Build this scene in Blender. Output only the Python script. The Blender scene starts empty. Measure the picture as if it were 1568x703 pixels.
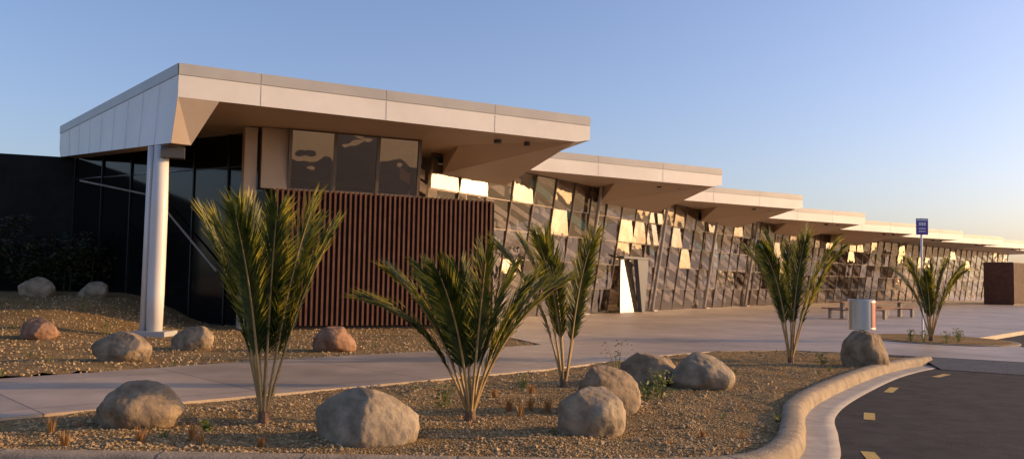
import bpy, bmesh, math, random
from mathutils import Vector, Matrix, noise
from mathutils.geometry import tessellate_polygon
random.seed(7)
S=bpy.context.scene
S.view_settings.view_transform='Standard'; S.view_settings.look='None'; S.view_settings.exposure=0
R=math.radians
SUN_AZ=82; SUN_EL=12.5

# ------------------------------------------------------------ materials
def mat(name,col,rough=.7,metal=0,spec=.5,noise_amt=0,nscale=5,col2=None,bump=0,bscale=40,coord='Object'):
    m=bpy.data.materials.new(name); m.use_nodes=True
    nt=m.node_tree; b=nt.nodes['Principled BSDF']
    b.inputs['Base Color'].default_value=(*col,1); b.inputs['Roughness'].default_value=rough
    b.inputs['Metallic'].default_value=metal; b.inputs['Specular IOR Level'].default_value=spec
    tc=nt.nodes.new('ShaderNodeTexCoord')
    if col2:
        n=nt.nodes.new('ShaderNodeTexNoise'); n.inputs['Scale'].default_value=nscale; n.inputs['Detail'].default_value=8
        n.inputs['Roughness'].default_value=.65
        nt.links.new(tc.outputs[coord],n.inputs['Vector'])
        cr=nt.nodes.new('ShaderNodeValToRGB'); cr.color_ramp.elements[0].color=(*col,1); cr.color_ramp.elements[1].color=(*col2,1)
        cr.color_ramp.elements[0].position=.35; cr.color_ramp.elements[1].position=.65
        nt.links.new(n.outputs['Fac'],cr.inputs['Fac']); nt.links.new(cr.outputs['Color'],b.inputs['Base Color'])
    if bump:
        n=nt.nodes.new('ShaderNodeTexNoise'); n.inputs['Scale'].default_value=bscale; n.inputs['Detail'].default_value=6
        nt.links.new(tc.outputs[coord],n.inputs['Vector'])
        bp=nt.nodes.new('ShaderNodeBump'); bp.inputs['Strength'].default_value=bump; bp.inputs['Distance'].default_value=.03
        nt.links.new(n.outputs['Fac'],bp.inputs['Height']); nt.links.new(bp.outputs['Normal'],b.inputs['Normal'])
    return m
M={}
M['white']=mat('white_panel',(.62,.59,.54),.38,col2=(.70,.67,.62),nscale=.6)
M['cap']=mat('grey_cap',(.36,.35,.33),.4,col2=(.43,.415,.39),nscale=.5)
M['seam']=mat('panel_seam',(.32,.30,.28),.6)
M['soffit']=mat('soffit_panel',(.44,.32,.22),.4,col2=(.50,.37,.26),nscale=.4)
M['steel']=mat('painted_steel',(.28,.24,.20),.4,col2=(.36,.31,.26),nscale=2)
M['dgrey']=mat('dark_grey_metal',(.06,.06,.065),.4)
M['mull']=mat('mullion_metal',(.15,.11,.08),.35,metal=.4)
M['mulld']=mat('black_mullion',(.012,.012,.012),.4)
M['dark']=mat('black_cladding',(.007,.007,.007),.6,spec=.15,col2=(.02,.016,.013),nscale=1.2)
M['wood']=mat('brown_timber',(.10,.04,.022),.55,spec=.3,col2=(.16,.068,.038),nscale=3)
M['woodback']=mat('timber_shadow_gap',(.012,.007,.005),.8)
M['tan']=mat('interior_timber',(.72,.52,.36),.6,col2=(.9,.75,.6),nscale=1.3)  # colour stands in for warm reflections in the glass
M['pier']=mat('pier_render',(.38,.29,.21),.7,col2=(.44,.34,.25),nscale=1)
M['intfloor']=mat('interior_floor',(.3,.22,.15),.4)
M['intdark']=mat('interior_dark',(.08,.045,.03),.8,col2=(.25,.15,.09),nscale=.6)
M['teal']=mat('teal_panel',(.08,.4,.4),.5)  # teal of the sky in upper panes, painted on added slats
M['red']=mat('red_paint',(.35,.04,.03),.45)
M['purple']=mat('purple_sign_paint',(.13,.07,.33),.4)
M['whitep']=mat('white_paint',(.8,.8,.8),.5)
M['binsteel']=mat('bin_steel',(.6,.6,.58),.35,metal=.6)
M['asphalt']=mat('asphalt',(.026,.024,.023),.9,spec=.2,col2=(.048,.044,.042),nscale=3,bump=.6,bscale=90)
M['paver']=mat('dark_pavers',(.05,.05,.052),.8,col2=(.09,.088,.085),nscale=8,bump=.8,bscale=25)
M['earth']=mat('dry_grassland',(.26,.18,.08),.95,col2=(.36,.26,.12),nscale=.2)
M['yellow']=mat('yellow_paint',(.6,.38,.05),.7,col2=(.35,.23,.05),nscale=20)
M['kerb']=mat('kerb_concrete',(.23,.18,.12),.85,spec=.2,col2=(.38,.30,.20),nscale=5,bump=.5,bscale=50)
M['gutter']=mat('gutter_concrete',(.32,.28,.23),.8,spec=.2,col2=(.44,.39,.32),nscale=4,bump=.2,bscale=80)
M['bench']=mat('bench_timber',(.20,.09,.05),.6,col2=(.28,.13,.07),nscale=6)
def concrete():
    m=mat('plaza_concrete',(.37,.275,.185),.5,col2=(.48,.37,.26),nscale=1.2,bump=.2,bscale=70)
    nt=m.node_tree; b=nt.nodes['Principled BSDF']
    src=b.inputs['Base Color'].links[0].from_socket
    tc=[n for n in nt.nodes if n.type=='TEX_COORD'][0]
    mp=nt.nodes.new('ShaderNodeMapping'); mp.inputs['Rotation'].default_value=(0,0,R(-43))
    nt.links.new(tc.outputs['Object'],mp.inputs['Vector'])
    br=nt.nodes.new('ShaderNodeTexBrick'); br.offset=0; br.inputs['Scale'].default_value=1
    br.inputs['Brick Width'].default_value=2.6; br.inputs['Row Height'].default_value=2.6; br.inputs['Mortar Size'].default_value=.012
    br.inputs['Mortar'].default_value=(.35,.35,.35,1); br.inputs['Color1'].default_value=(1,1,1,1); br.inputs['Color2'].default_value=(.84,.84,.84,1)
    nt.links.new(mp.outputs[0],br.inputs['Vector'])
    st=nt.nodes.new('ShaderNodeTexNoise'); st.inputs['Scale'].default_value=.35; st.inputs['Detail'].default_value=7; nt.links.new(tc.outputs['Object'],st.inputs['Vector'])
    sr=nt.nodes.new('ShaderNodeMapRange'); sr.inputs['From Min'].default_value=.35; sr.inputs['From Max'].default_value=.65; sr.inputs['To Min'].default_value=.74; sr.inputs['To Max'].default_value=1.08
    nt.links.new(st.outputs['Fac'],sr.inputs['Value'])
    mx=nt.nodes.new('ShaderNodeMix'); mx.data_type='RGBA'; mx.blend_type='MULTIPLY'; mx.inputs[0].default_value=1
    nt.links.new(src,mx.inputs[6]); nt.links.new(br.outputs['Color'],mx.inputs[7])
    vm=nt.nodes.new('ShaderNodeVectorMath'); vm.operation='SCALE'; nt.links.new(mx.outputs[2],vm.inputs[0]); nt.links.new(sr.outputs[0],vm.inputs['Scale'])
    nt.links.new(vm.outputs[0],b.inputs['Base Color'])
    return m
M['concrete']=concrete()
def gravel():
    m=bpy.data.materials.new('gravel_soil'); m.use_nodes=True; nt=m.node_tree; b=nt.nodes['Principled BSDF']; b.inputs['Roughness'].default_value=.95
    b.inputs['Specular IOR Level'].default_value=.12
    tc=nt.nodes.new('ShaderNodeTexCoord')
    v=nt.nodes.new('ShaderNodeTexVoronoi'); v.inputs['Scale'].default_value=42; nt.links.new(tc.outputs['Object'],v.inputs['Vector'])
    n=nt.nodes.new('ShaderNodeTexNoise'); n.inputs['Scale'].default_value=1.1; n.inputs['Detail'].default_value=9; n.inputs['Roughness'].default_value=.7
    nt.links.new(tc.outputs['Object'],n.inputs['Vector'])
    sep=nt.nodes.new('ShaderNodeSeparateColor'); nt.links.new(v.outputs['Color'],sep.inputs[0])
    add=nt.nodes.new('ShaderNodeMath'); add.operation='ADD'; nt.links.new(sep.outputs[0],add.inputs[0])
    mu=nt.nodes.new('ShaderNodeMath'); mu.operation='MULTIPLY'; mu.inputs[1].default_value=1.4; nt.links.new(n.outputs['Fac'],mu.inputs[0])
    nt.links.new(mu.outputs[0],add.inputs[1])
    dv=nt.nodes.new('ShaderNodeMath'); dv.operation='MULTIPLY'; dv.inputs[1].default_value=.45; nt.links.new(add.outputs[0],dv.inputs[0])
    cr=nt.nodes.new('ShaderNodeValToRGB'); e=cr.color_ramp.elements; e[0].position=.2; e[0].color=(.09,.05,.018,1); e[1].position=.92; e[1].color=(.62,.43,.20,1)
    k=e.new(.5); k.color=(.28,.18,.075,1)
    nt.links.new(dv.outputs[0],cr.inputs['Fac']); nt.links.new(cr.outputs[0],b.inputs['Base Color'])
    v2=nt.nodes.new('ShaderNodeTexNoise'); v2.inputs['Scale'].default_value=16; v2.inputs['Detail'].default_value=8; nt.links.new(tc.outputs['Object'],v2.inputs['Vector'])
    a2=nt.nodes.new('ShaderNodeMath'); a2.operation='SUBTRACT'; nt.links.new(v2.outputs['Fac'],a2.inputs[0]); nt.links.new(v.outputs['Distance'],a2.inputs[1])
    bp=nt.nodes.new('ShaderNodeBump'); bp.inputs['Strength'].default_value=1; bp.inputs['Distance'].default_value=.05
    nt.links.new(a2.outputs[0],bp.inputs['Height']); nt.links.new(bp.outputs[0],b.inputs['Normal'])
    return m
M['gravel']=gravel()
def rock(name,c1,c2):
    m=mat(name,c1,.85,spec=.2,col2=c2,nscale=3.5,bump=.9,bscale=11); return m
M['rock0']=rock('boulder_stone_a',(.14,.10,.06),(.36,.265,.165))
M['rock1']=rock('boulder_stone_b',(.16,.125,.085),(.38,.30,.20))
M['rock2']=rock('boulder_stone_red',(.16,.08,.045),(.34,.20,.12))
M['pebble']=mat('pebble_stone',(.17,.105,.05),.9,spec=.15,col2=(.54,.39,.21),nscale=15)
def leafmat(name,c1,c2,trans):
    m=bpy.data.materials.new(name); m.use_nodes=True; nt=m.node_tree; b=nt.nodes['Principled BSDF']; out=nt.nodes['Material Output']
    b.inputs['Roughness'].default_value=.45; b.inputs['Specular IOR Level'].default_value=.35
    tc=nt.nodes.new('ShaderNodeTexCoord'); n=nt.nodes.new('ShaderNodeTexNoise'); n.inputs['Scale'].default_value=4; nt.links.new(tc.outputs['Object'],n.inputs['Vector'])
    cr=nt.nodes.new('ShaderNodeValToRGB'); cr.color_ramp.elements[0].position=.38; cr.color_ramp.elements[1].position=.66
    cr.color_ramp.elements[0].color=(*c1,1); cr.color_ramp.elements[1].color=(*c2,1); nt.links.new(n.outputs['Fac'],cr.inputs[0])
    nt.links.new(cr.outputs[0],b.inputs['Base Color'])
    t=nt.nodes.new('ShaderNodeBsdfTranslucent'); nt.links.new(cr.outputs[0],t.inputs['Color'])
    mx=nt.nodes.new('ShaderNodeMixShader'); mx.inputs[0].default_value=trans
    nt.links.new(b.outputs[0],mx.inputs[1]); nt.links.new(t.outputs[0],mx.inputs[2]); nt.links.new(mx.outputs[0],out.inputs[0])
    return m
M['leaf']=leafmat('palm_leaf',(.028,.048,.006),(.13,.14,.014),.38)
M['leaftip']=leafmat('palm_leaf_tip',(.18,.18,.018),(.42,.34,.045),.5)  # yellow of sunlit leaves painted into the tip colour
M['stem']=mat('palm_stem',(.30,.19,.06),.6,col2=(.42,.28,.12),nscale=8)
M['trunk']=mat('palm_trunk',(.10,.06,.035),.9,col2=(.2,.12,.07),nscale=12,bump=.5)
M['weed']=leafmat('weed_leaf',(.09,.12,.025),(.19,.19,.05),.3)
M['shrub']=leafmat('shrub_leaf',(.02,.028,.009),(.05,.05,.018),.25)
M['dry']=leafmat('dry_grass',(.30,.14,.045),(.42,.24,.08),.3)
def glass(name,tint,lo,gcol=(1,.93,.84),rough=.012,bump=.3):
    m=bpy.data.materials.new(name); m.use_nodes=True; nt=m.node_tree; nt.nodes.remove(nt.nodes['Principled BSDF']); out=nt.nodes['Material Output']
    t=nt.nodes.new('ShaderNodeBsdfTransparent'); t.inputs[0].default_value=(*tint,1)
    g=nt.nodes.new('ShaderNodeBsdfGlossy'); g.inputs['Roughness'].default_value=rough; g.inputs['Color'].default_value=(*gcol,1)
    tc=nt.nodes.new('ShaderNodeTexCoord'); n=nt.nodes.new('ShaderNodeTexNoise'); n.inputs['Scale'].default_value=.9; nt.links.new(tc.outputs['Object'],n.inputs['Vector'])
    bp=nt.nodes.new('ShaderNodeBump'); bp.inputs['Strength'].default_value=bump; bp.inputs['Distance'].default_value=.03
    nt.links.new(n.outputs['Fac'],bp.inputs['Height']); nt.links.new(bp.outputs[0],g.inputs['Normal'])
    lw=nt.nodes.new('ShaderNodeFresnel'); lw.inputs['IOR'].default_value=1.5
    mr=nt.nodes.new('ShaderNodeMapRange'); mr.inputs['To Min'].default_value=lo; mr.inputs['To Max'].default_value=1
    nt.links.new(lw.outputs[0],mr.inputs['Value'])
    mx=nt.nodes.new('ShaderNodeMixShader'); nt.links.new(mr.outputs[0],mx.inputs[0]); nt.links.new(t.outputs[0],mx.inputs[1]); nt.links.new(g.outputs[0],mx.inputs[2])
    nt.links.new(mx.outputs[0],out.inputs[0]); return m
M['glass']=glass('facade_glass',(1,.97,.92),.24,gcol=(1,.9,.76),bump=.6)
M['glassup']=glass('clerestory_glass',(.6,.5,.4),.45,gcol=(1,.85,.68),bump=.5)
M['doorglass']=glass('door_glass',(.8,.75,.65),.9,rough=.08,bump=.05)  # near-mirror reflecting bright sky, imitates the sunlit door panel
M['glassdark']=mat('dark_glass',(.006,.006,.006),.06,spec=.35)

# ------------------------------------------------------------ mesh helpers
def empty(name):
    e=bpy.data.objects.new(name,None); S.collection.objects.link(e); return e
def mk(name,verts,faces,mats,parent=None,idx=None,smooth=False):
    me=bpy.data.meshes.new(name); me.from_pydata([tuple(v) for v in verts],[],faces)
    for m in (mats if isinstance(mats,list) else [mats]): me.materials.append(m)
    if idx: me.polygons.foreach_set('material_index',idx)
    if smooth: me.polygons.foreach_set('use_smooth',[True]*len(me.polygons))
    me.update(); o=bpy.data.objects.new(name,me); S.collection.objects.link(o)
    if parent: o.parent=parent
    return o
class B:
    def __init__(s): s.v=[];s.f=[];s.i=[]
    def poly(s,pts,mi=0):
        n=len(s.v); s.v+= [tuple(p) for p in pts]; s.f.append(tuple(range(n,n+len(pts)))); s.i.append(mi)
    def box(s,o,a,b,c,mi=0):
        o=Vector(o);a=Vector(a);b=Vector(b);c=Vector(c)
        n=len(s.v); s.v+=[tuple(p) for p in (o,o+a,o+a+b,o+b,o+c,o+a+c,o+a+b+c,o+b+c)]
        for f in ((0,3,2,1),(4,5,6,7),(0,1,5,4),(1,2,6,5),(2,3,7,6),(3,0,4,7)):
            s.f.append(tuple(n+k for k in f)); s.i.append(mi)
    def tube(s,pts,rad,seg=10,mi=0,cap=True):
        pts=[Vector(p) for p in pts]; rings=[]
        for k,p in enumerate(pts):
            t=(pts[min(k+1,len(pts)-1)]-pts[max(k-1,0)]).normalized()
            x=t.orthogonal().normalized() if k==0 else (x-t*x.dot(t)).normalized()
            y=t.cross(x); r=rad[k] if isinstance(rad,(list,tuple)) else rad
            n=len(s.v); rings.append(n)
            for j in range(seg):
                a=2*math.pi*j/seg; s.v.append(tuple(p+x*math.cos(a)*r+y*math.sin(a)*r))
        for k in range(len(rings)-1):
            for j in range(seg):
                s.f.append((rings[k]+j,rings[k]+(j+1)%seg,rings[k+1]+(j+1)%seg,rings[k+1]+j)); s.i.append(mi)
        if cap:
            s.f.append(tuple(rings[0]+j for j in reversed(range(seg)))); s.i.append(mi)
            s.f.append(tuple(rings[-1]+j for j in range(seg))); s.i.append(mi)
    def make(s,name,mats,parent=None,smooth=False): return mk(name,s.v,s.f,mats,parent,s.i,smooth)
def V(x,y,z=0): return Vector((x,y,z))
def slab(name,pts,ztop,zbot,m,parent=None):
    vs=[V(p[0],p[1],ztop) for p in pts]; tris=tessellate_polygon([vs]); n=len(pts)
    area=sum(pts[i][0]*pts[(i+1)%n][1]-pts[(i+1)%n][0]*pts[i][1] for i in range(n))
    f=[]
    for t in tris:
        a,b,c=[vs[k] for k in t]
        if (b-a).cross(c-a).z<0: t=(t[0],t[2],t[1])
        f.append(tuple(t))
    v=vs+[V(p[0],p[1],zbot) for p in pts]
    for i in range(n):
        j=(i+1)%n; q=(i,i+n,j+n,j); f.append(q if area>0 else tuple(reversed(q)))
    return mk(name,v,f,m,parent)
def inside(p,poly):
    c=False;n=len(poly)
    for i in range(n):
        x1,y1=poly[i];x2,y2=poly[(i+1)%n]
        if (y1>p[1])!=(y2>p[1]) and p[0]<(x2-x1)*(p[1]-y1)/(y2-y1)+x1: c=not c
    return c
def catmull(P,n=8):
    P=[Vector((p[0],p[1],0)) for p in P]; out=[]
    Q=[P[0]*2-P[1]]+P+[P[-1]*2-P[-2]]
    for i in range(1,len(Q)-2):
        for k in range(n):
            t=k/n;a,b,c,d=Q[i-1:i+3]
            out.append(.5*((2*b)+(c-a)*t+(2*a-5*b+4*c-d)*t*t+(3*b-a-3*c+d)*t**3))
    out.append(P[-1]); return out

# ------------------------------------------------------------ ground, road, plaza
mk('ground',[(-900,-700,-.13),(900,-700,-.13),(900,1100,-.13),(-900,1100,-.13)],[(0,1,2,3)],M['earth'])
mk('road',[(-70,-40,-.12),(60,-40,-.12),(60,45,-.12),(-70,45,-.12)],[(0,1,2,3)],M['asphalt'])
hv=[];hf=[]
for i in range(61):
    a=R(40+i*1.9)
    for j,(r,hh) in enumerate(((420,0),(520,1),(640,0))):
        h=hh*(6+5*noise.noise(V(i*.13,0,2))+2*noise.noise(V(i*.6,0,2)))-.2; hv.append((r*math.sin(a),r*math.cos(a),h))
for i in range(60):
    for j in range(2): hf.append((i*3+j,i*3+j+1,i*3+j+4,i*3+j+3))
mk('hills',hv,hf,M['earth'])  # added ridge outside the view, only gives the glass something to reflect
fac=[(-3.42,28.7),(-.67,32.9),(12.4,52.7),(25.4,71.0),(34.5,80.8),(43.0,88.8),(51.4,96.8),(60,104.6)]
plaza=[(-.55,26.5),(-.28,23.2),(.74,19.9),(-1.12,18.2),(-4.37,15.1),(-7.06,11.93),(-14.5,4.2),(-12,2.3),(-5.18,8.78),(-3.1,10.76),(.66,14.5),
 (2.91,17.4),(4.5,18.9),(6.3,19.6),(7.56,19.1),(8.97,18.4),(10.4,17.5),(17,13.5),(21,16.5),(12.9,20.9),(13.9,25.5),(19.3,31.6),(45,52),(100,92),(110,130),(70,140)]+[(a-3,b+2) for a,b in reversed(fac)]
slab('plaza_pavement',plaza,.012,-.128,M['concrete'])
b=B(); b.poly([(8.75,18.15,-.02),(8.5,16.9,-.112),(16.2,11.9,-.112),(17,13.48,.006),(10.4,17.48,.006),(8.97,18.38,.006)]); b.make('paver_crossing',[M['paver']])

kc=catmull([(-30,6.0),(-15,6.6),(-8,6.85),(-4.1,6.98),(-.98,7.0),(.9,7.03),(2.0,7.3),(2.62,8.15),(3.1,9.4),(3.6,10.8),(4.5,12.45),(6.3,15.2),(7.55,16.8),(8.8,18.1)],8)
prof=[(-.125,-.05),(-.12,.03),(-.09,.052),(.05,.048),(.095,.03),(.12,-.03),(.135,-.108)]
def sweep(path,prof,name,m):
    v=[];f=[]
    for k,p in enumerate(path):
        t=(path[min(k+1,len(path)-1)]-path[max(k-1,0)]).normalized(); r=Vector((t.y,-t.x,0))
        for (a,z) in prof: v.append(p+r*a+V(0,0,z))
    n=len(prof)
    for k in range(len(path)-1):
        for j in range(n-1): f.append((k*n+j,k*n+j+1,(k+1)*n+j+1,(k+1)*n+j))
    return mk(name,v,f,m,smooth=True)
for name,pr,m in (('kerb',prof,M['kerb']),('gutter',[(.135,-.108),(.34,-.114),(.46,-.112),(.47,-.13)],M['gutter'])):
    o=sweep(kc,pr,name,m)
    bm=bmesh.new(); bm.from_mesh(o.data); bmesh.ops.recalc_face_normals(bm,faces=bm.faces)
    if sum(x.normal.z for x in bm.faces)<0: bmesh.ops.reverse_faces(bm,faces=bm.faces)
    bm.to_mesh(o.data); bm.free()
b=B()
acc=0
for k in range(1,len(kc)-1):
    acc+=(kc[k]-kc[k-1]).length
    if acc>1.1:
        acc=0; t=(kc[k+1]-kc[k-1]).normalized(); r=V(t.y,-t.x)
        pr=[kc[k]+r*a+V(0,0,z+.0025) for a,z in prof[1:]]
        for j in range(len(pr)-1): b.poly([pr[j]-t*.006,pr[j+1]-t*.006,pr[j+1]+t*.006,pr[j]+t*.006])
b.make('kerb_joint',[M['dgrey']])
b=B()
for x,y,dx,dy,l in ((3.43,8.1,.25,1,.75),(4.5,10.75,.42,1,.6),(6.0,13.5,.6,1,.75),(7.95,15.8,.75,.8,.7),(3.15,5.6,.05,1,.75)):
    d=Vector((dx,dy,0)).normalized()*l/2; s=Vector((d.y,-d.x,0)).normalized()*.065; c=V(x,y,-.116)
    b.poly([c-d-s,c-d+s,c+d+s,c+d-s])
b.make('road_marking',[M['yellow']])

# planting beds
bed=[(p.x-.08,p.y+.04) for p in kc if p.x>-14.6]+[(7.5,19.13),(6.3,19.63),(4.5,18.93),(2.91,17.43),(.66,14.53),(-3.1,10.79),(-5.18,8.81),(-12,2.5),(-14.5,2.5)]
def hgt(x,y):
    def ss(a,b,t): t=max(0,min(1,(t-a)/(b-a))); return t*t*(3-2*t)
    return .85*ss(17.5,27,y)*ss(-8.5,-12.5,x)+ .05*noise.noise(V(x*.5,y*.5))+.03*noise.noise(V(x*2.2,y*2.2))
def sheet(name,poly,step,zf,m,x0,x1,y0,y1):
    nx=int((x1-x0)/step);ny=int((y1-y0)/step);v=[];f=[];idx={}
    for i in range(nx):
        for j in range(ny):
            if inside((x0+(i+.5)*step,y0+(j+.5)*step),poly):
                q=[]
                for a,c in ((i,j),(i+1,j),(i+1,j+1),(i,j+1)):
                    if (a,c) not in idx:
                        idx[(a,c)]=len(v); X=x0+a*step;Y=y0+c*step; v.append((X,Y,zf(X,Y)))
                    q.append(idx[(a,c)])
                f.append(tuple(q))
    return mk(name,v,f,m,smooth=True)
slab('planting_bed',bed,-.02,-.1,M['gravel'])
def near(x,y): return .0+.045*noise.noise(V(x*1.3,y*1.3,3))+.02*noise.noise(V(x*5,y*5,1))-.012
sheet('planting_bed',bed,.1,near,M['gravel'],-15,9,2,20)
rear=[(-60,-5),(-14.5,4.2),(-7.06,11.93),(-4.37,15.1),(-1.12,18.2),(.74,19.9),(-.28,23.2),(-.55,26.6),(-3,32),(-60,32)]
sheet('planting_bed',rear,.35,lambda x,y:hgt(x,y)-.005,M['gravel'],-60,1,-5,33)
ebed=[(12.1+1.75*math.cos(a),24.3+1.75*math.sin(a)*1.25) for a in [2*math.pi*k/28 for k in range(28)]]
slab('planting_bed',ebed,.05,0,M['gravel'])
slab('kerb',[(12.1+(x-12.1)*1.1,24.3+(y-24.3)*1.1) for x,y in ebed],.035,0,M['kerb'])

b=B(); 
def pebble(x,y,z,r):
    n=len(b.v); a0=random.random()*6; 
    top=[(x+r*math.cos(a0+k*1.257)*random.uniform(.7,1.1),y+r*math.sin(a0+k*1.257)*random.uniform(.7,1.1),z+r*.25) for k in range(5)]
    b.v+=[(x+random.uniform(-.3,.3)*r,y+random.uniform(-.3,.3)*r,z+r*random.uniform(.6,.9))]+top+[(p[0],p[1],z-.02) for p in top]
    for k in range(5):
        j=(k+1)%5; b.f+=[(n,n+1+k,n+1+j),(n+1+k,n+6+k,n+6+j,n+1+j)]; b.i+=[0,0]
c=0
while c<20000:
    x=random.uniform(-6,8);y=7.0+12.5*random.random()**1.6
    if inside((x,y),bed): pebble(x,y,near(x,y),random.uniform(.006,.02) if random.random()<.97 else random.uniform(.02,.04)); c+=1
c=0
while c<5000:
    x=random.uniform(-14,1);y=random.uniform(11,26)
    if inside((x,y),rear): pebble(x,y,hgt(x,y),random.uniform(.012,.035)); c+=1
b.make('gravel',[M['pebble']])

# ------------------------------------------------------------ terminal building
T=empty('airport_terminal')
ZT=6.5; ZS=5.69
A=V(-7.98,20.0);C=V(-15.6,29.1)
Bs=[V(2.33,25.8),V(9.15,37.1),V(16.2,47.4),V(24.3,58.5),V(32.4,68),V(40,75.5),V(47.9,83),V(55.8,90.4),V(63.7,98)]
fd=V(.871,.491)
FD=V(.55,.835);FN=V(.835,-.55);F0=V(-.67,32.9)
LEAN=.16
def edir(i): return V(-.321,.947) if i==0 else V(-.2,.98)
def isect(p,d,q,e):
    den=d.x*e.y-d.y*e.x; t=((q.x-p.x)*e.y-(q.y-p.y)*e.x)/den; return p+d*t
def up(p,z): return V(p.x,p.y,z)
for i,Bp in enumerate(Bs):
    e=edir(i); BL=26 if i else 22
    f=(Bp-A).normalized() if i==0 else fd
    if i==0: L=A.copy(); Lb=C+V(-.0,.0)
    else:
        L=isect(Bp,f,Bs[i-1],edir(i-1)); L+=f*.006; Lb=L+edir(i-1)*24
    Bb=Bp+e*BL; Bi=Bp-f*.5; Bbi=Bb-f*.5
    zc=ZT-.27
    b=B()
    if i==0:
        Lb=C
        b.poly([up(L,ZT),up(Bp,ZT),up(Bb,ZT),up(V(-10,46),ZT),up(Lb,ZT)],1)
    else: b.poly([up(L,ZT),up(Bp,ZT),up(Bb,ZT),up(Lb,ZT)],1)
    nrm=V(f.y,-f.x)
    Lc=up(L,0)+nrm*.02;Bc=up(Bp,0)+nrm*.02
    b.poly([up(Lc,zc),up(Bc,zc),up(Bc,ZT),up(Lc,ZT)],1); b.poly([up(Lc,ZT),up(Bc,ZT),up(Bp,ZT),up(L,ZT)],1); b.poly([up(L,zc),up(Bp,zc),up(Bc,zc),up(Lc,zc)],1)
    b.poly([up(L,ZS),up(Bi,ZS),up(Bp,ZS+.1),up(Bp,zc),up(L,zc)],0)
    b.poly([up(Bp,ZS+.1),up(Bb,ZS+.1),up(Bb,ZT),up(Bp,ZT)],0)
    b.poly([up(Bi,ZS),up(Bbi,ZS),up(Bb,ZS+.1),up(Bp,ZS+.1)],0)
    if i==0: b.poly([up(L,ZS),up(V(-15.4,29.1),ZS),up(V(-10,46),ZS),up(Bbi,ZS),up(Bi,ZS)],2)
    else: b.poly([up(L,ZS),up(Lb,ZS),up(Bbi,ZS),up(Bi,ZS)],2)
    if i: b.poly([up(L,ZS),up(L,ZT),up(Lb,ZT),up(Lb,ZS)],0)
    # wedge bulkhead dropping to the facade
    if i<=3: fo,fdr=F0,FD
    else:
        k=min(i-1,6); fo=V(*fac[k]); fdr=(V(*fac[min(k+1,7)])-V(*fac[k if k<7 else 6])).normalized()
        if k>=len(fac)-1: fdr=(V(*fac[-1])-V(*fac[-2])).normalized()
    fn=V(fdr.y,-fdr.x); q=fo+fn*.95
    rb=isect(Bi-f*.02,e,q,fdr); tb=(Bi-q).dot(fdr); 
    if i<=4:
        lb=q+fdr*(tb+(.2 if i==0 else -1.5)); lf=lb-e*2.0; ZL=5.04; zz=ZS-.004
        bi=Bi-f*.03
        b.poly([up(bi,zz),up(lf,zz),up(lb,ZL)],2); b.poly([up(bi,zz),up(lb,ZL),up(rb,ZL)],2)
        b.poly([up(lf,zz),up(lb,zz),up(lb,ZL)],2); b.poly([up(bi,zz),up(rb,ZL),up(rb,zz)],0)
        rb2=rb-fn*1.2; lb2=lb-fn*1.2
        b.poly([up(lb,ZL),up(rb,ZL),up(rb2,ZL),up(lb2,ZL)],2)
    b.make('roof_canopy_%d'%(i+1),[M['white'],M['cap'],M['soffit']],T)
    b=B(); ln=(Bp-L).length; k=0; s=ln-3.3
    while s>.5:
        p=L+f*s; b.box(up(p,ZS+.005)+nrm*.001,f*.012,nrm*.004,V(0,0,.5)); b.box(up(p,zc)+nrm*.021,f*.01,nrm*.004,V(0,0,.26)); s-=3.3
    b.make('panel_joints_%d'%(i+1),[M['seam']],T)
    b=B()
    q=Bi-f*1.2-nrm*.9
    b.tube([up(q,ZS-.12),up(q,ZS)],.09,10); q=q-f*.9-nrm*.2; b.tube([up(q,ZS-.1),up(q,ZS)],.12,10)
    b.make('soffit_fitting_%d'%(i+1),[M['dgrey']],T)
# deep side skirt of roof 1
f0=(Bs[0]-A).normalized(); d=(C-A).normalized()
n0=V(-d.y,d.x)
if n0.x>0: n0=-n0
s0=[up(A,ZT),up(A,ZS+.02),up(A-f0*.06+d*.15,4.6),up(A+f0*.42+d*.25,4.6),up(A+f0*.95,ZS-.002)]
s1=[up(C,ZT),up(C,ZS+.02),up(C-d*.2,5.42),up(C+f0*.6-d*.2,5.42),up(C+f0*.9,ZS-.002)]
b=B()
off=n0*.004
s0o=[p+off for p in s0[:3]]; s1o=[p+off for p in s1[:3]]
b.poly([s0o[0],s0o[1],s1o[1],s1o[0]],0); b.poly([s0o[1],s0o[2],s1o[2],s1o[1]],0)
b.poly([s0[2]+off,s0[3],s1[3],s1[2]+off],1); b.poly([s0[3],s0[4],s1[4],s1[3]],2)
b.poly([s0[1],s0[4],s0[3],s0[2]],1)
b.poly([up(A,ZT)+n0*.02,up(C,ZT)+n0*.02,up(C,ZT-.27)+n0*.02,up(A,ZT-.27)+n0*.02],4)
for k in range(1,9):
    p=s0o[0].lerp(s1o[0],k/9);q=s0o[2].lerp(s1o[2],k/9)
    b.box(q+n0*.004,d*.008,n0*.003,up(p,p.z-.3)-q,3)
b.make('roof_side_fascia',[M['white'],M['pier'],M['soffit'],M['seam'],M['cap']],T)

# column
cx,cy=-8.62,20.75
b=B(); b.tube([(cx,cy,-.05),(cx,cy,1),(cx,cy,3.0),(cx,cy,4.62)],[.185,.2,.2,.17],24)
b.tube([(cx-.27,cy-.02,0),(cx-.25,cy-.02,4.6)],.075,12)
b.make('corner_column',[M['white']],T,True)
b=B(); b.box((cx-.45,cy-.38,-.1),V(.85,0),V(0,.8),V(0,0,.22)); b.make('column_plinth',[M['cap']],T)
b=B(); b.box((cx+.1,cy-.3,4.32),V(.5,.2),V(-.1,.3),V(0,0,.27)); b.make('column_head',[M['dgrey']],T)

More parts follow.
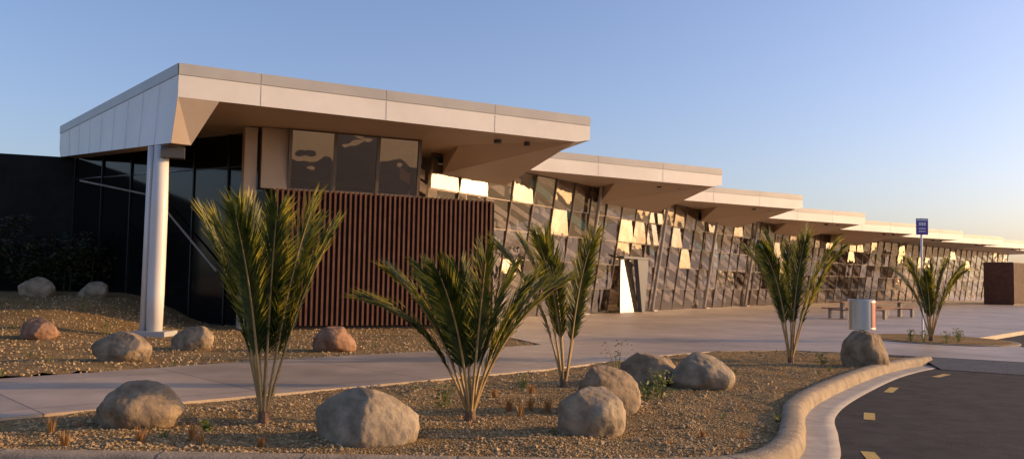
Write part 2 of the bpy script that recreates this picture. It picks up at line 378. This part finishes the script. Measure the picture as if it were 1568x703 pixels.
# timber batten box
W0=V(-6.55,23.55);W1=V(-.52,26.45); wd=(W1-W0).normalized(); wn=V(wd.y,-wd.x); wl=(W1-W0).length; ZW=3.93
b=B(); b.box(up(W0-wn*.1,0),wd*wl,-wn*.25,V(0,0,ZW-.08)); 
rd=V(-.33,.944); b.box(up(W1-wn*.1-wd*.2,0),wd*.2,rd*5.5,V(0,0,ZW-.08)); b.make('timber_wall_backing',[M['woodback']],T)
b=B(); s=0.0
while s<wl-.05:
    b.box(up(W0+wd*s,.12),wd*.058,-wn*.099,V(0,0,ZW-.12+random.uniform(-.004,.004))); s+=.148
b.box(up(W0-wn*.36,ZW-.075),wd*wl,wn*.25,V(0,0,.06))
b.make('timber_battens',[M['wood']],T)
b=B(); b.box(up(W0-wn*.35,ZW-.01),wd*wl,-wn*1.5,V(0,0,.03)); b.make('ledge',[M['pier']],T)

# piers
b=B()
p=W0-wn*.5-wd*.35
b.box(up(p,ZW+.03),wd*.75,-wn*.6,V(0,0,ZS-ZW-.05),0)
b.box(up(p-wd*.45-wn*.1,0),wd*.34,-wn*.5,V(0,0,ZS-.03),0)
b.make('concrete_pier',[M['pier']],T)
b=B(); b.box(up(p-wd*.1-wn*.3,0),wd*.5,-wn*.05,V(0,0,ZW-.05)); b.make('side_door_glass',[M['glassdark']],T)
def glazing(name,P,Q,z0,z1,n,trans,gm,lean=0,jit=.006,mw=.07,mm='mull',back=0,bj=0,md=.16):
    d=(Q-P).normalized(); nn=V(d.y,-d.x); L=(Q-P).length; w=L/n
    g=B();m=B(); zs=[z0]+trans+[z1]
    def pt(s,z,o=0): return P+d*s+nn*(o+lean*(z-z0))+V(0,0,z)
    for i in range(n):
        for k in range(len(zs)-1):
            h=zs[k+1]-zs[k]
            a=random.uniform(-jit,jit); c=-(back+random.uniform(-bj,bj))/2 if bj else random.uniform(-jit,jit)
            if bj and random.random()<.22: c=-random.uniform(.10,.16)/2
            g.poly([pt(i*w+.02,zs[k]+.02,-a*w-c*h),pt((i+1)*w-.02,zs[k]+.02,a*w-c*h),pt((i+1)*w-.02,zs[k+1]-.02,a*w+c*h),pt(i*w+.02,zs[k+1]-.02,-a*w+c*h)])
    for i in range(n+1):
        o=pt(i*w-mw/2,z0,.02-md); m.box(o,d*mw,nn*(md+.03),pt(i*w-mw/2,z1,.02-md)-o)
    for z in zs:
        zz=min(max(z,z0+.03),z1-.03)
        o=pt(0,zz-.015,-.07); m.box(o,d*L,nn*.09,V(0,0,.03))
    g.make(name+'_glass',[gm],T); m.make(name+'_mullions',[M[mm]],T)
K0=W0-wn*.55+wd*.42; K1=W0-wn*.55+wd*4.3
glazing('clerestory',K0,K1,ZW+.03,ZS,3,[],M['glassup'],lean=.11,jit=.008,mw=.09)
glazing('clerestory_return',K1,V(-3.42,28.7),ZW+.03,ZS,2,[],M['glassup'])
pts=[V(*p) for p in fac]
for i in range(len(pts)-1):
    L=(pts[i+1]-pts[i]).length
    glazing('facade_%d'%(i+1),pts[i],pts[i+1],.02,ZS,max(3,round(L/1.6)),[1.15,2.3,3.4,4.5],M['glass'],lean=LEAN,jit=.014,mw=.045,back=.05,bj=.035,md=.06)
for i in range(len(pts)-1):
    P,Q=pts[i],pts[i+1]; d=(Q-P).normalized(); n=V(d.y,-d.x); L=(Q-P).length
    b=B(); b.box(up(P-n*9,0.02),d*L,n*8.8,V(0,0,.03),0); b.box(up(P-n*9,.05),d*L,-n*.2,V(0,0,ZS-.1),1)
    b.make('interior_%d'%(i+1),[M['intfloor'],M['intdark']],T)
    b=B()  # added slats imitate the diagonal reflections of the facade glass
    for z in [.5+k*.50 for k in range(11)]:
        s=-1+random.uniform(0,1.2)
        while s<L-.5:
            ln=random.uniform(.6,2.4)
            if random.random()<.80:
                o=P+d*s-n*random.uniform(.3,.6)+n*(LEAN*z*.85)+V(0,0,z+.16*ln+random.uniform(-.08,.08))
                b.box(o,d*ln+V(0,0,-.30*ln),-n*.05,V(0,0,random.uniform(.18,.42)),0 if random.random()<.9 or z<3.0 else 1)
            s+=ln+random.uniform(.05,.4)
    b.make('interior_slats_%d'%(i+1),[M['tan'],M['teal']],T)
b=B()
for t in (6.5,14,21.5,29,37,45):
    o=F0+FD*t+FN*.35; b.tube([up(o,0),up(o+FN*LEAN*5.6,ZS)],.085,12); b.box(up(o-FD*.25-FN*.25,.012),FD*.5,FN*.5,V(0,0,.06))
b.make('facade_posts',[M['steel']],T,False)
# entry portal
o=F0+FD*9.6
b=B()
h=2.6; pp=o+FN*.62; bk=-FN*.16
b.box(up(pp,h+.02),FD*2.9,FN*.25,V(0,0,.1),1)
b.box(up(pp,.02),FD*.06,FN*.06,V(0,0,h),1)
b.poly([up(pp+FD*.06,.03),up(pp+FD*2.15,.03),up(pp+FD*1.6+bk,h),up(pp+FD*.55+bk,h)],0)
w1,w2,w3,w4=up(pp+FD*2.15,.03),up(pp+FD*2.5,.03),up(pp+FD*2.88,h),up(pp+FD*1.6,h)
a=FN*.22
b.poly([w1+a,w2+a,w3+a,w4+a],1); b.poly([w1,w1+a,w4+a,w4],1); b.poly([w2+a,w2,w3,w3+a],1)
b.make('entrance_portal',[M['doorglass'],M['dgrey'],M['glass']],T)
# far timber box
b=B(); X0=V(45.6,77.5);X1=V(57,87.5); xd=(X1-X0).normalized(); xn=V(xd.y,-xd.x)
b.box(up(X0,0),xd*15,-xn*2.5,V(0,0,3.9)); b.make('far_timber_box',[M['wood']],T)
b=B(); 
for s in range(0,60): b.box(up(X0+xn*.001+xd*(s*.25),.1),xd*.1,xn*.08,V(0,0,3.75))
b.make('far_timber_battens',[M['wood']],T)
G0=V(-7.15,24.5);G1=V(-15.1,29.3)
glazing('lobby',G1,G0,.0,ZS,6,[4.7],M['glassdark'],jit=.006,mm='mulld',mw=.05)
gd=(G0-G1).normalized(); gn=V(gd.y,-gd.x)
b=B(); b.tube([up(G1+gd*.6+gn*.2,4.6),up(G1+gd*4.8+gn*.2,3.9)],.035,8); b.tube([up(G1+gd*5.0+gn*.2,3.6),up(G1+gd*7.6+gn*.2,1.6)],.035,8)
b.make('lobby_brace',[M['steel']],T)
b=B(); b.box((-15.1,29.35,0),V(-20,-7.5),V(-.3,.8),V(0,0,5.45))
b.make('dark_cladding_wall',[M['dark']],T)

# ------------------------------------------------------------ palms
def palm(x,y,H,spread,nf,seed,lean=(0,0),leafL=.4,base_z=None,l0b=4,pw=1.9,azs=None):
    rnd=random.Random(seed); b=B(); z0=near(x,y) if base_z is None else base_z
    base=V(x,y,z0-.05)
    b.tube([base,base+V(0,0,.12),base+V(lean[0]*.05,lean[1]*.05,.28)],[.065,.058,.045],10,2)
    top=base+V(0,0,.14)
    for k in range(nf):
        az=k*2.4+rnd.uniform(-.3,.3); q=(k+.5)/nf
        if azs: az,q=azs[k]; az=R(az)
        L=H*rnd.uniform(.92,1.04)
        l0=R(l0b+13*q); l1=R(12+spread*q**.8+rnd.uniform(-6,6))
        out=V(math.cos(az),math.sin(az)); side=V(-out.y,out.x)
        N=26; p=top+out*.03; P=[p.copy()]; Tn=[]
        ln=V(*lean); tw=rnd.uniform(-.12,.12)
        for i in range(N):
            t=i/N; a=l0+(l1-l0)*t**pw
            tv=(out*math.sin(a)+V(0,0,math.cos(a))+ln*t*.6+side*tw*t).normalized(); p=p+tv*L/N; P.append(p.copy()); Tn.append(tv)
        Tn.append(Tn[-1])
        b.tube(P[::2],[.018*(1-.85*(j/13))+.002 for j in range(len(P[::2]))],6,1)
        np_=88; roll=rnd.uniform(-.6,.6)
        for j in range(np_):
            t=.30+.70*j/(np_-1); fi=t*N; i=min(int(fi),N-1); pos=P[i].lerp(P[i+1],fi-i); tv=Tn[i]; sd=side
            sd=(sd-tv*sd.dot(tv)).normalized(); nr=sd.cross(tv).normalized()
            if nr.dot(out)>0: nr=-nr
            sd2=sd*math.cos(roll)+nr*math.sin(roll); nr2=nr*math.cos(roll)-sd*math.sin(roll)
            u_=(t-.30)/.70; env=math.sin(math.pi*(.07+.70*u_))**.65
            for sg in (-1,1):
                if rnd.random()<.04: continue
                phi=R(42-26*t+rnd.uniform(-6,6)); ll=leafL*env*rnd.uniform(.82,1.12)
                dv=(tv*math.cos(phi)+sd2*sg*math.sin(phi)+nr2*rnd.uniform(.0,.35)).normalized()
                wv=dv.cross(nr2).normalized()*math.cos(.5)+nr2*sg*.5; w=.0095
                m1=pos+dv*ll*.5; tip=pos+dv*ll+V(0,0,-.14*ll)+out*.05*ll
                n=len(b.v); b.v+=[tuple(pos-wv*w*.5),tuple(pos+wv*w*.5),tuple(m1+wv*w),tuple(m1-wv*w),tuple(tip)]
                b.f+=[(n,n+1,n+2,n+3),(n+3,n+2,n+4)]; b.i+=[0,3 if t>.4 and rnd.random()<.65 else 0]
    return b.make('palm_tree',[M['leaf'],M['stem'],M['trunk'],M['leaftip']])
palm(-2.51,8.84,2.08,26,9,3,(.0,0),.52,azs=[(170,.75),(12,.7),(205,.35),(110,.2),(335,.4),(60,.45),(250,.55),(150,.15),(290,.25)])
palm(-.415,9.27,1.66,62,10,11,(0,0),.48,l0b=9,pw=1.4,azs=[(175,.95),(5,.7),(195,.55),(100,.2),(340,.45),(60,.45),(250,.5),(140,.45),(290,.3),(30,.6)])
palm(.78,12.3,2.1,34,6,5,(-.28,0),.5,azs=[(180,.7),(20,.5),(200,.3),(100,.2),(320,.5),(250,.4)])
palm(5.5,16.8,2.35,44,9,8,(-.05,0),.52)
palm(11.4,23.2,2.0,48,12,21,(0,0),.48,base_z=.05)

# ------------------------------------------------------------ boulders
def boulder(x,y,w,h,seed,m,dep=None,z=None,rot=0,ang=.0,cut=.66):
    bm=bmesh.new(); bmesh.ops.create_icosphere(bm,subdivisions=5,radius=1); o=V(seed*3.1,seed*1.7,seed)
    pl=[]
    r=random.Random(seed*17)
    for k in range(9): pl.append((V(r.uniform(-1,1),r.uniform(-1,1),r.uniform(-.2,1)).normalized(),r.uniform(cut,.92)))
    for v in bm.verts:
        p=v.co.copy(); s=1+.20*noise.noise(p*1.1+o)+.06*noise.noise(p*2.6+o)
        q=p*s
        for n,lim in pl:
            dd=q.dot(n)-lim
            if dd>0: q-=n*dd*.85
        q*=1+.03*noise.noise(p*5+o)+.016*noise.noise(p*14+o)
        v.co=q
    xs=[v.co.x for v in bm.verts]; ys=[v.co.y for v in bm.verts]; zt=max(v.co.z for v in bm.verts)
    dep=dep or w*.8
    sx=w/(max(xs)-min(xs)); sy=dep/(max(ys)-min(ys)); cxx=(max(xs)+min(xs))/2
    zs=h*1.15/(zt*1.75)
    for v in bm.verts: v.co=V((v.co.x-cxx)*sx,v.co.y*sy,v.co.z*zs)
    me=bpy.data.meshes.new('boulder'); bm.to_mesh(me); bm.free(); me.materials.append(m)
    me.polygons.foreach_set('use_smooth',[True]*len(me.polygons))
    ob=bpy.data.objects.new('boulder',me); S.collection.objects.link(ob); zz=near(x,y) if z is None else z
    ob.location=(x,y,zz+h-zt*zs); ob.rotation_euler=(0,ang,rot); return ob
boulder(-3.70,8.65,.90,.46,27,M['rock0'],cut=.8)
boulder(-1.33,8.1,.98,.50,2,M['rock1'],cut=.6)
boulder(.83,8.65,.68,.46,3,M['rock1'])
boulder(1.14,10.1,.82,.50,4,M['rock0'],ang=.1)
boulder(2.06,12.85,.90,.48,5,M['rock0'])
boulder(2.80,12.5,.92,.53,6,M['rock1'],ang=.12)
boulder(6.72,16.3,.84,.68,7,M['rock0'])
boulder(-6.66,14.8,1.05,.50,8,M['rock0'],z=0,ang=.1)
boulder(-3.57,17.4,.9,.5,9,M['rock2'],z=0)
boulder(-6.35,17.2,.85,.48,10,M['rock0'],z=0)
boulder(-10.4,18.9,.85,.45,12,M['rock2'],z=.05)
boulder(-14.2,25.6,1.1,.6,14,M['rock1'],z=hgt(-14.2,25.6)-.05)
boulder(-12.6,25.8,.9,.5,15,M['rock1'],z=hgt(-12.6,25.8)-.05)

# ------------------------------------------------------------ weeds and dry grass
def tuft(b,x,y,z,h,n,mi,wide=.5):
    for k in range(n):
        a=random.random()*6.28; l=h*random.uniform(.6,1.1); o=V(math.cos(a),math.sin(a)); p=V(x,y,z)+o*random.uniform(0,.04)
        t=p+o*l*wide*random.uniform(.2,1)+V(0,0,l); m_=(p+t)/2+V(0,0,l*.1); s=V(-o.y,o.x)*.004
        b.poly([p-s,p+s,m_+s,m_-s],mi); b.poly([m_-s,m_+s,t],mi)
def leafy(b,x,y,z,h,n,mi,sz=1):
    for k in range(n):
        a=random.random()*6.28; c=V(x,y,z)+V(math.cos(a),math.sin(a))*random.uniform(0,h*.5)+V(0,0,random.uniform(.02,h))
        u=Vector((random.gauss(0,1),random.gauss(0,1),random.gauss(0,.5))).normalized(); w=u.orthogonal().normalized(); s=random.uniform(.02,.04)*sz
        b.poly([c-u*s,c+w*s*.5,c+u*s,c-w*s*.5],mi)
b=B()
for x,y,h in ((-3.9,7.6,.14),(-3.3,7.75,.14),(-2.9,7.9,.17),(-2.75,7.7,.1),(.0,9.9,.2),(.25,10.1,.2),(.45,10.0,.17),(.12,9.6,.14),(-.2,11,.14),(.3,11.6,.15),(-4.3,8.1,.15),(-2.2,7.7,.1),(1.9,8.5,.06)):
    tuft(b,x,y,near(x,y),h,36,0,.35)
for k in range(120):
    x=random.uniform(-6,7);y=random.uniform(7.5,18)
    if inside((x,y),bed): tuft(b,x,y,near(x,y),random.uniform(.03,.09),8,0)
b.make('dry_grass',[M['dry']])
b=B()
for x,y,h,n in ((-.75,10.2,.28,60),(2.0,11.3,.38,110),(1.75,11.0,.25,70),(1.55,12.1,.2,40),(-2.9,8.3,.12,30),(6.0,16.5,.25,50),(1.7,13.6,.6,40),(.2,12.0,.2,40),(7.3,17.2,.3,40)):
    leafy(b,x,y,near(x,y),h,n,0); tuft(b,x,y,near(x,y),h,10,0,.6)
for k in range(40):
    x=random.uniform(-6,7);y=random.uniform(7.5,18)
    if inside((x,y),bed): tuft(b,x,y,near(x,y),random.uniform(.05,.13),12,0,.7); leafy(b,x,y,near(x,y),random.uniform(.04,.1),8,0,.6)
for k in range(40):
    x=random.uniform(-13,0);y=random.uniform(12,25)
    if inside((x,y),rear): tuft(b,x,y,hgt(x,y),random.uniform(.06,.18),12,0,.7)
for x,y in ((11.0,22.8),(10.9,23.3),(11.5,22.6),(12.0,22.9),(12.8,24.5)): leafy(b,x,y,.05,.3,60,0); tuft(b,x,y,.05,.35,14,0,.7)
for x,y in ((-9.5,20.2),(-5,17.5),(-10.8,17.6),(-4,19.5),(-11.5,23),(-7.5,16)): leafy(b,x,y,hgt(x,y),.35,40,0); tuft(b,x,y,hgt(x,y),.3,10,0)
b.make('weeds',[M['weed']])
b=B()  # added dark shrubs stand in for foliage reflected in the wall
for k in range(26):
    x=-13.8-k*.42+random.uniform(-.2,.2); y=28.3+(x+15)*.36-random.uniform(0,.5) if x<-15 else 27.9; h=random.uniform(1.3,2.9)
    z=hgt(x,y)
    b.tube([(x,y,z),(x+.05,y,z+h*.6)],[.03,.01],5)
    for j in range(5):
        ox,oy,oz=random.uniform(-.5,.5),random.uniform(-.35,.2),random.uniform(.2,h)
        leafy(b,x+ox,y+oy,z+oz*.8,.7,70,0,2.6)
b.make('hedge',[M['shrub']])

# ------------------------------------------------------------ street furniture
def litter_bin(x,y):
    E=empty('litter_bin'); E.location=(x,y,0)
    b=B(); seg=40; r=.26
    for k in range(seg):
        a=2*math.pi*k/seg;c=2*math.pi*(k+1)/seg; az=math.degrees(a)%360
        mi=1 if 290<az<325 else (2 if 283<az<=290 else 0)
        p=V(r*math.cos(a),r*math.sin(a));q=V(r*math.cos(c),r*math.sin(c))
        b.poly([up(p,.62),up(q,.62),up(q,1.22),up(p,1.22)],mi)
        pi,qi=p*.9,q*.9
        b.poly([up(p,1.22),up(q,1.22),up(qi,1.235),up(pi,1.235)],0); b.poly([up(pi,1.235),up(qi,1.235),up(qi,.7),up(pi,.7)],2)
        b.poly([V(0,0,.62),up(q,.62),up(p,.62)],2); b.poly([V(0,0,.7),up(pi,.7),up(qi,.7)],2)
    for z in (.64,1.17): 
        for k in range(seg):
            a=2*math.pi*k/seg;c=2*math.pi*(k+1)/seg; p=V(.266*math.cos(a),.266*math.sin(a));q=V(.266*math.cos(c),.266*math.sin(c)); b.poly([up(p,z),up(q,z),up(q,z+.03),up(p,z+.03)],0)
    b.make('bin_shell',[M['binsteel'],M['red'],M['dgrey']],E,False)
    b=B(); b.tube([(0,0,0),(0,0,.63)],.06,12); b.tube([(0,0,0),(0,0,.03)],.15,12); b.make('bin_post',[M['dgrey']],E)
litter_bin(7.12,17.35)
def sign(x,y):
    E=empty('traffic_sign'); E.location=(x,y,0)
    b=B(); b.tube([(0,0,0),(0,0,3.45)],.03,10); b.make('pole',[M['whitep']],E)
    b=B(); w=.17; fy=-.045
    b.box((-w,fy,2.98),V(.34,.0),V(0,.01),V(0,0,.46),0)
    b.box((-w+.02,fy-.003,3.38),V(.30,0),V(0,.003),V(0,0,.035),1)
    for xx,z,ww,h in ((-.09,3.24,.05,.09),(-.02,3.24,.05,.09),(.05,3.24,.05,.09),(-.1,3.14,.2,.03),(-.1,3.06,.2,.03)): b.box((xx,fy-.003,z),V(ww,0),V(0,.003),V(0,0,h),1)
    b.make('sign_plate',[M['purple'],M['whitep']],E)
sign(11.65,24.2)
def table(x,y,rot):
    E=empty('picnic_table'); E.location=(x,y,.012); E.rotation_euler=(0,0,rot)
    b=B()
    for k in range(5): b.box((-1.3,-.38+k*.155,.72),V(2.6,0),V(0,.135),V(0,0,.045))
    for s in (-.85,.6):
        for k in range(2): b.box((-1.3,s+k*.14,.43),V(2.6,0),V(0,.12),V(0,0,.045))
    b.make('timber_slats',[M['bench']],E)
    b=B()
    for xx in (-.95,.85):
        b.box((xx,-.1,0),V(.1,0),V(0,.2),V(0,0,.72)); b.box((xx,-.8,.36),V(.1,0),V(0,1.6),V(0,0,.07)); b.box((xx,-.8,0),V(.1,0),V(0,.14),V(0,0,.36)); b.box((xx,.66,0),V(.1,0),V(0,.14),V(0,0,.36))
    b.make('legs',[M['steel']],E)
table(15.8,39.0,R(25)); table(18.6,42.3,R(25))

# ------------------------------------------------------------ light
sd=Vector((math.sin(R(SUN_AZ))*math.cos(R(SUN_EL)),math.cos(R(SUN_AZ))*math.cos(R(SUN_EL)),math.sin(R(SUN_EL))))
l=bpy.data.lights.new('sun','SUN'); l.energy=5; l.angle=R(.5); l.color=(1,.60,.24)
lo=bpy.data.objects.new('sun',l); S.collection.objects.link(lo); lo.rotation_euler=sd.to_track_quat('Z','Y').to_euler(); lo.location=(40,0,30)
w=bpy.data.worlds.new('World'); S.world=w; w.use_nodes=True; nt=w.node_tree
sk=nt.nodes.new('ShaderNodeTexSky'); sk.sky_type='NISHITA'; sk.sun_disc=False; sk.sun_elevation=R(SUN_EL); sk.sun_rotation=R(SUN_AZ)
sk.air_density=1.0; sk.dust_density=2.2; sk.ozone_density=1.9
mx=nt.nodes.new('ShaderNodeMix'); mx.data_type='RGBA'; mx.blend_type='MULTIPLY'; mx.inputs[0].default_value=1; mx.inputs[7].default_value=(1.42,1.34,1.6,1)
nt.links.new(sk.outputs[0],mx.inputs[6])
bg=nt.nodes['Background']; bg.inputs[1].default_value=.15; nt.links.new(mx.outputs[2],bg.inputs[0])
# ------------------------------------------------------------ camera
cam=bpy.data.cameras.new('camera'); co=bpy.data.objects.new('camera',cam); S.collection.objects.link(co); S.camera=co
cam.sensor_width=36; cam.lens=29.96; cam.clip_end=3000; cam.clip_start=.05
co.matrix_world=Matrix.Translation((0,0,1.5))@Matrix.Rotation(R(90+3.377),4,'X')@Matrix.Rotation(R(1.0),4,'Z')
